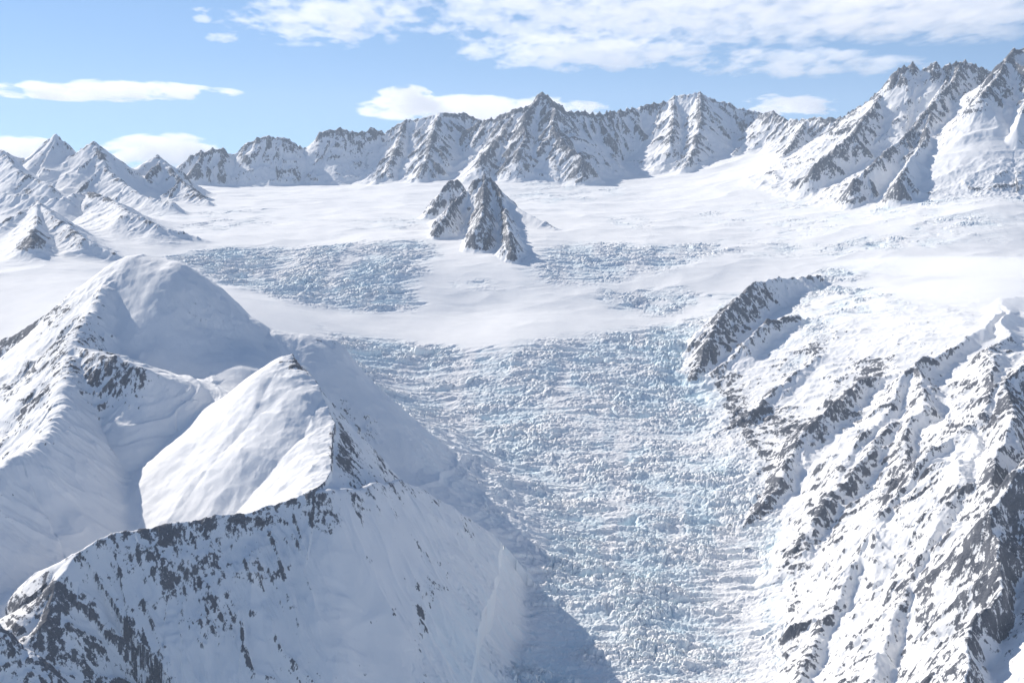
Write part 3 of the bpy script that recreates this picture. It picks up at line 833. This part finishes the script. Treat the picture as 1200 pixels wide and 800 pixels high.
nt.links.new(bh, bmp.inputs['Height'])
nt.links.new(bmp.outputs[0], bs.inputs['Normal'])


# ------------------------------------------------------------------ objects cut out of the surface
def build_mesh(name, fr, fc, mat):
    """faces given by grid row / column of their first corner"""
    vid = np.stack([fr * NC + fc, fr * NC + fc + 1, (fr + 1) * NC + fc + 1, (fr + 1) * NC + fc], 1).reshape(-1)
    u, inv = np.unique(vid, return_inverse=True)
    me = bpy.data.meshes.new(name)
    me.vertices.add(len(u))
    me.vertices.foreach_set('co', np.stack([XX.ravel()[u], YY.ravel()[u], Z.ravel()[u]], 1).astype(F).ravel())
    n = len(fr)
    me.loops.add(n * 4)
    me.loops.foreach_set('vertex_index', inv.astype(np.int32).ravel())
    me.polygons.add(n)
    me.polygons.foreach_set('loop_start', np.arange(0, n * 4, 4, dtype=np.int32))
    me.update(calc_edges=True)
    me.polygons.foreach_set('use_smooth', np.ones(n, bool))
    for an, src in (('rock', ROCK), ('ice', BLUE), ('broken', ICEM)):
        at = me.attributes.new(an, 'FLOAT', 'POINT')
        at.data.foreach_set('value', np.ascontiguousarray(src.ravel()[u], F))
    me.normals_split_custom_set_from_vertices(np.stack([NX.ravel()[u], NY.ravel()[u], NZ.ravel()[u]], 1))
    me.materials.append(mat)
    o = bpy.data.objects.new(name, me)
    col.objects.link(o)
    return o


def tag(o, label=None, cat=None, group=None, kind=None):
    for k, v in (('label', label), ('category', cat), ('group', group), ('kind', kind)):
        if v:
            o[k] = v


FL = LAB[:-1, :-1]
fmac = blur(ROCK, 9, 8)[:-1, :-1]
BLK = 4
FR, FC = (NR - 1) // BLK + 1, (NC - 1) // BLK + 1


def areas(mask, most=3, least=25, cover=0.6, grow=0):
    """the largest connected areas of a face mask, as one face mask each"""
    m = np.zeros((FR * BLK, FC * BLK), F)
    m[:NR - 1, :NC - 1] = mask
    coarse = m.reshape(FR, BLK, FC, BLK).mean((1, 3)) > cover
    seen = np.zeros_like(coarse)
    comps = []
    for r0, c0 in zip(*np.nonzero(coarse)):
        if seen[r0, c0]:
            continue
        seen[r0, c0] = True
        stack, comp = [(r0, c0)], []
        while stack:
            r, c = stack.pop()
            comp.append((r, c))
            for a, b in ((r + 1, c), (r - 1, c), (r, c + 1), (r, c - 1)):
                if 0 <= a < FR and 0 <= b < FC and coarse[a, b] and not seen[a, b]:
                    seen[a, b] = True
                    stack.append((a, b))
        if len(comp) >= least:
            comps.append(comp)
    comps.sort(key=len, reverse=True)
    out = []
    for comp in comps[:most]:
        g = np.zeros((FR, FC), bool)
        g[tuple(np.array(comp).T)] = True
        for _ in range(grow):
            q = g.copy()
            q[1:] |= g[:-1]; q[:-1] |= g[1:]; q[:, 1:] |= g[:, :-1]; q[:, :-1] |= g[:, 1:]
            g = q
        out.append(np.repeat(np.repeat(g, BLK, 0), BLK, 1)[:NR - 1, :NC - 1])
    return out


NAMES = {
    'snow_dome_mountain': ('domed white mountain at left with a rocky crest and a shaded snow bowl below it', 'mountain'),
    'rocky_buttress': ('snowy buttress with a sunlit dome on top and a rock studded shaded face', 'mountain'),
    'snow_spur': ('smooth snow spur with a shaded fluted face, right of the rocky buttress', 'ridge'),
    'dark_crag': ('dark rocky crag beside the gully in the bottom left corner', 'crag'),
    'bluff': ('steep dark rock bluff standing at the bend of the glacier edge', 'crag'),
    'rock_rib': ('sunlit rock ribs streaked with snow just right of the glacier, below the dark rock bluff', 'ridge'),
    'pyramid_peak': ('snowy pyramid top with a long rib falling to the glacier, beneath the thin mist', 'mountain'),
    'rock_spur': ('long jagged snow spur slanting from the right edge down to the glacier foot', 'ridge'),
    'dark_cliff': ('tall bare dark cliff in the bottom right corner', 'cliff'),
    'snow_hill': ('small snow hill at far left with a triangular dark rock on its shaded side', 'hill'),
    'snow_shoulder': ('shaded snow shoulder with two tiny rock teeth on its crest, left of the upper snowfield', 'hill'),
    'rock_island': ('brown rock island with two summits rising alone out of the snowfield', 'mountain'),
    'rock_outcrop': ('tiny rock outcrop in the snow below the highest central peak', 'crag'),
    'twin_peaks': ('pair of snowy summits at the far left of the skyline', 'mountain'),
    'rock_tower': ('small pointed rock tower on the skyline beside the pair of snowy summits', 'mountain'),
    'serrated_ridge': ('long saw toothed ridge on the skyline with a shaded grey face', 'mountain'),
    'ribbed_peak': ('flat topped white peak with a sunlit rock rib, left of the highest central peak', 'mountain'),
    'main_peak': ('sharp rocky pyramid, the highest peak in the middle of the skyline', 'mountain'),
    'banded_peak': ('white skyline peak with a long sunlit snow ridge, right of the sharp rocky pyramid', 'mountain'),
    'low_crags': ('low broken crags in the dip of the skyline before the large right hand massif', 'mountain'),
    'great_massif': ('large massif with a row of rounded rock towers and brown rock ribs running down', 'mountain'),
    'corner_peak': ('tall dark peak cut off by the right edge, behind the row of rock towers', 'mountain'),
    'glacier': ('broad river of broken pale blue ice flowing down the valley', 'glacier'),
    'upper_icefall': ('shaded blue icefall above the flat snow, left of the brown rock island', 'icefall'),
    'side_icefall': ('sunlit white icefall above the flat snow, right of the brown rock island', 'icefall'),
}
GROUPS = {'mountain': None}
SKY = {'twin_peaks', 'rock_tower', 'serrated_ridge', 'ribbed_peak', 'main_peak', 'banded_peak', 'low_crags', 'great_massif', 'corner_peak'}


def cut(name, mask, parts=True):
    """one thing: a mesh, or an Empty at the foot of the mountain holding its snow slopes and rock faces"""
    if not mask.any():
        print('nothing for', name)
        return None
    rocks = [a & mask for a in areas(mask & (fmac > 0.1))] if parts else []
    if not rocks:
        return build_mesh(name, *np.nonzero(mask), M_TERR)
    root = bpy.data.objects.new(name, None)
    col.objects.link(root)
    fr, fc = np.nonzero(mask)
    root.location = (float(XX[fr, fc].mean()), float(YY[fr, fc].mean()), float(Z[fr, fc].min()))
    rest = mask.copy()
    for r in rocks:
        rest &= ~r
    snow = [a & rest for a in areas(rest, 4, 40, 0.3)]
    names = ['rock_face'] * len(rocks) + ['snow_slope'] * len(snow)
    # every face left over joins the piece it touches
    r0, r1, c0, c1 = fr.min(), fr.max() + 1, fc.min(), fc.max() + 1
    own = np.zeros((r1 - r0 + 2, c1 - c0 + 2), np.int8)
    for q, a in enumerate(rocks + snow):
        own[1:-1, 1:-1][a[r0:r1, c0:c1]] = q + 1
    todo = np.zeros(own.shape, bool)
    todo[1:-1, 1:-1] = mask[r0:r1, c0:c1]
    todo &= own == 0
    for _ in range(60):
        if not todo.any():
            break
        new = own.copy()
        for sh in ((1, 0), (-1, 0), (0, 1), (0, -1)):
            nb = np.roll(own, sh, (0, 1))
            take = todo & (new == 0) & (nb > 0)
            new[take] = nb[take]
        own = new
        todo &= own == 0
    rr, cc = np.nonzero(todo[1:-1, 1:-1])          # specks cut off from the mountain count as snowfield
    FL[rr + r0, cc + c0] = -1
    kids = []
    for q, nm in enumerate(names):
        rr, cc = np.nonzero(own[1:-1, 1:-1] == q + 1)
        if len(rr):
            kids.append(build_mesh(nm, rr + r0, cc + c0, M_TERR))
    for c in kids:
        c.parent = root
        c.matrix_parent_inverse = Matrix.Translation(-root.location)
    return root


for i, f in enumerate(FEAT):
    o = cut(f.name, FL == i)
    if o:
        tag(o, *NAMES[f.name], group='peaks along the skyline' if f.name in SKY else None, kind='thing')
for q, k in enumerate(ICE_OUT):
    o = cut(k, FL == -2 - q, False)
    if o:
        tag(o, *NAMES[k], kind='thing')
o = cut('valley_slope', FL == -10, False)
if o: tag(o, kind='structure')
o = cut('snowfield', FL == -1, False)
tag(o, kind='structure')


# ------------------------------------------------------------------ air
def box(name, x0, x1, y0, y1, z0, z1):
    me = bpy.data.meshes.new(name)
    v = [(x, y, z) for z in (z0, z1) for y in (y0, y1) for x in (x0, x1)]
    me.from_pydata(v, [], [(0, 2, 3, 1), (4, 5, 7, 6), (0, 1, 5, 4), (2, 6, 7, 3), (0, 4, 6, 2), (1, 3, 7, 5)])
    o = bpy.data.objects.new(name, me)
    col.objects.link(o)
    return o


def vol_mat(name, density, color, aniso=0.0):
    m = bpy.data.materials.new(name)
    m.use_nodes = True
    t = m.node_tree
    t.nodes.remove(t.nodes['Principled BSDF'])
    v = t.nodes.new('ShaderNodeVolumePrincipled')
    v.inputs['Density'].default_value = density
    v.inputs['Color'].default_value = (*color, 1)
    v.inputs['Anisotropy'].default_value = aniso
    t.links.new(v.outputs[0], t.nodes['Material Output'].inputs['Volume'])
    return m


haze = box('haze', -12600, 12600, -400, 18100, float(Z.min()) - 1, float(max(Z.max(), CAM_Z)) + 40)
haze.data.materials.append(vol_mat('thin_air', 2.2e-5, (0.72, 0.85, 1.0)))
haze['kind'] = 'stuff'

# ------------------------------------------------------------------ clouds
M_CLOUD = bpy.data.materials.new('cloud_vapour')
M_CLOUD.use_nodes = True
nt = M_CLOUD.node_tree
nt.nodes.remove(nt.nodes['Principled BSDF'])
_tcn = nt.nodes.new('ShaderNodeTexCoord')
rnd = nd(nt, 'ShaderNodeAttribute', attribute_type='OBJECT', attribute_name='seed').outputs['Fac']
cmb = nt.nodes.new('ShaderNodeCombineXYZ')
for q in range(3):
    nt.links.new(math_(nt, 'MULTIPLY', rnd, 9000.0 + 3100 * q), cmb.inputs[q])
vadd = nt.nodes.new('ShaderNodeVectorMath')
nt.links.new(_tcn.outputs['Object'], vadd.inputs[0]); nt.links.new(cmb.outputs[0], vadd.inputs[1])
vsc = nt.nodes.new('ShaderNodeVectorMath'); vsc.operation = 'MULTIPLY'
vsc.inputs[1].default_value = (1 / 520, 1 / 2200, 1 / 190)
nt.links.new(vadd.outputs[0], vsc.inputs[0])
cn = nd(nt, 'ShaderNodeTexNoise', Scale=1.0, Detail=7.0, Roughness=0.66)
nt.links.new(vsc.outputs[0], cn.inputs['Vector'])
ctr = nt.nodes.new('ShaderNodeVectorMath'); ctr.operation = 'MULTIPLY_ADD'
ctr.inputs[1].default_value = (2, 2, 2); ctr.inputs[2].default_value = (-1, -1, -1)
nt.links.new(_tcn.outputs['Generated'], ctr.inputs[0])
dt = nt.nodes.new('ShaderNodeVectorMath'); dt.operation = 'DOT_PRODUCT'
nt.links.new(ctr.outputs[0], dt.inputs[0]); nt.links.new(ctr.outputs[0], dt.inputs[1])
thin = nd(nt, 'ShaderNodeAttribute', attribute_type='OBJECT', attribute_name='thinness').outputs['Fac']
dens = nd(nt, 'ShaderNodeAttribute', attribute_type='OBJECT', attribute_name='density').outputs['Fac']
e = math_(nt, 'SUBTRACT', math_(nt, 'ADD', math_(nt, 'MULTIPLY', math_(nt, 'SUBTRACT', 1.0, dt.outputs['Value']), 1.0), math_(nt, 'MULTIPLY', cn.outputs['Fac'], 4.2)), math_(nt, 'ADD', thin, 1.2))
mr = nd(nt, 'ShaderNodeMapRange', interpolation_type='SMOOTHSTEP')
mr.inputs['From Min'].default_value = 0.0; mr.inputs['From Max'].default_value = 0.45
nt.links.new(e, mr.inputs['Value'])
rim = math_(nt, 'MULTIPLY', math_(nt, 'SUBTRACT', 1.0, dt.outputs['Value']), 4.0, clamp=True)
pv = nt.nodes.new('ShaderNodeVolumePrincipled')
pv.inputs['Color'].default_value = (1, 1, 1, 1)
pv.inputs['Anisotropy'].default_value = 0.2
nt.links.new(math_(nt, 'MULTIPLY', math_(nt, 'MULTIPLY', mr.outputs[0], rim), dens), pv.inputs['Density'])
nt.links.new(pv.outputs[0], nt.nodes['Material Output'].inputs['Volume'])


def cloud(label, px, py, wpx, hpx, d, depth, thin, seed, group=None, tilt=0.0, puff=0.12, od=5.0):
    nu, nv = 120, 60
    u = np.linspace(0, 2 * np.pi, nu, endpoint=False)
    v = np.linspace(-np.pi / 2, np.pi / 2, nv)[1:-1]
    V, U = np.meshgrid(v, u, indexing='ij')
    n = np.stack([np.cos(V) * np.cos(U), np.cos(V) * np.sin(U), np.sin(V)], -1).reshape(-1, 3)
    n = np.vstack([n, [[0, 0, -1], [0, 0, 1]]])
    rad = np.array([wpx / FPX * d / 2, depth / 2, hpx / FPX * d / 2])
    q = n * rad
    sx = min(rad[0], 900.0)
    disp = ridged(q[:, 0] / sx * 0.9 + seed * 7, q[:, 2] / rad[2] * 0.9 + q[:, 1] / sx * 0.7, 1.0, 4) - 0.4
    q = q * (1 + puff * disp[:, None])
    flat = np.where(q[:, 2] < 0, 0.6, 1.0)
    q[:, 2] *= flat
    q[:, 2] += tilt * q[:, 0]
    m = nv - 2
    faces = [(i * nu + j, i * nu + (j + 1) % nu, (i + 1) * nu + (j + 1) % nu, (i + 1) * nu + j) for i in range(m - 1) for j in range(nu)]
    b, t = m * nu, m * nu + 1
    faces += [(b, (j + 1) % nu, j) for j in range(nu)] + [(t, (m - 1) * nu + j, (m - 1) * nu + (j + 1) % nu) for j in range(nu)]
    me = bpy.data.meshes.new('cloud')
    me.from_pydata(q.tolist(), [], faces)
    me.polygons.foreach_set('use_smooth', np.ones(len(faces), bool))
    me.materials.append(M_CLOUD)
    o = bpy.data.objects.new('cloud', me)
    col.objects.link(o)
    o.location = P(px, py, d)
    o['thinness'] = thin
    o['seed'] = float(seed)
    o['density'] = od / depth
    tag(o, label, 'cloud', group, 'thing')
    return o


cloud('long thin flat cloud alone in the blue sky at left', 125, 110, 330, 34, 26000, 2000, 1.15, 1, tilt=-0.02)
cloud('low cloud bank behind the dip between the snowy pair and the pointed rock tower', 190, 183, 150, 58, 24000, 2500, 1.0, 2, 'low clouds behind the peaks')
cloud('low cloud showing at the far left edge behind the skyline', 15, 178, 130, 40, 24000, 2000, 1.05, 3, 'low clouds behind the peaks')
cloud('low flat cloud with a domed left end behind the highest central peak', 560, 132, 330, 42, 26000, 3000, 1.05, 4, 'low clouds behind the peaks')
cloud('puffy dome of cloud standing on the low flat cloud left of the highest central peak', 475, 125, 90, 50, 25500, 1500, 1.0, 5, 'low clouds behind the peaks')
cloud('faint low cloud above the low crags in the dip of the skyline', 925, 127, 130, 36, 26000, 2000, 1.25, 6, 'low clouds behind the peaks')
cloud('huge broken white cloud deck filling the top of the sky right of centre', 800, 26, 800, 135, 27000, 3000, 1.2, 7, 'high cloud deck', od=1.8)
cloud('ragged lower edge of the cloud deck above the central peaks', 690, 68, 360, 60, 25000, 2000, 1.2, 8, 'high cloud deck', od=1.8)
cloud('broad pale sheet of cloud in the top right corner', 1090, 24, 440, 100, 26000, 3000, 1.15, 9, 'high cloud deck', od=1.8)
cloud('thin streaked cloud just above the row of rounded rock towers', 940, 80, 360, 48, 24500, 2000, 1.3, 10, 'high cloud deck', od=1.8)
cloud('wispy left end of the cloud deck with blue gaps', 375, 32, 260, 90, 26000, 2200, 1.3, 11, 'high cloud deck', od=1.8)
cloud('small oblong wisp in the blue left of the cloud deck', 236, 20, 42, 30, 25000, 700, 1.45, 12, 'small wisps', od=1.3)
cloud('small slanting wisp below the oblong one left of the cloud deck', 266, 46, 52, 24, 25000, 700, 1.45, 13, 'small wisps', od=1.3)


# ------------------------------------------------------------------ thin mist lying on the right-hand snow shelf
def mist(px, py, d, rx, ry, rz, density):
    me = bpy.data.meshes.new('mist')
    bm = bmesh.new()
    bmesh.ops.create_uvsphere(bm, u_segments=48, v_segments=24, radius=1.0)
    bmesh.ops.scale(bm, vec=(rx, ry, rz), verts=bm.verts)
    bm.to_mesh(me)
    bm.free()
    o = bpy.data.objects.new('mist', me)
    col.objects.link(o)
    o.location = P(px, py, d)
    me.materials.append(vol_mat('mist_vapour', density, (1, 1, 1), 0.2))
    o['kind'] = 'stuff'


mist(1150, 312, 5600, 620, 500, 24, 0.003)
mist(1160, 345, 5000, 330, 260, 60, 0.002)
mist(1060, 372, 5000, 260, 220, 40, 0.0015)


# ------------------------------------------------------------------ the country beyond: snow and forest lowlands out to the horizon
def far_land():
    a, b, c, d, big = 12700, -600, 18200, 900.0, 220000
    v = [(-big, -big, d), (big, -big, d), (big, big, d), (-big, big, d), (-a, b, d), (a, b, d), (a, c, d), (-a, c, d)]
    me = bpy.data.meshes.new('land')
    me.from_pydata(v, [], [(0, 1, 5, 4), (1, 2, 6, 5), (2, 3, 7, 6), (3, 0, 4, 7)])
    m, t, b_ = new_mat('snowy_lowland')
    n = nd(t, 'ShaderNodeTexNoise', Scale=0.0002, Detail=8.0, Roughness=0.6)
    t.links.new(t.nodes.new('ShaderNodeTexCoord').outputs['Object'], n.inputs['Vector'])
    t.links.new(ramp(t, n.outputs['Fac'], [(0.3, (0.25, 0.27, 0.26)), (0.5, (0.8, 0.82, 0.85))]), b_.inputs['Base Color'])
    me.materials.append(m)
    o = bpy.data.objects.new('land', me)
    col.objects.link(o)
    o['kind'] = 'structure'


far_land()
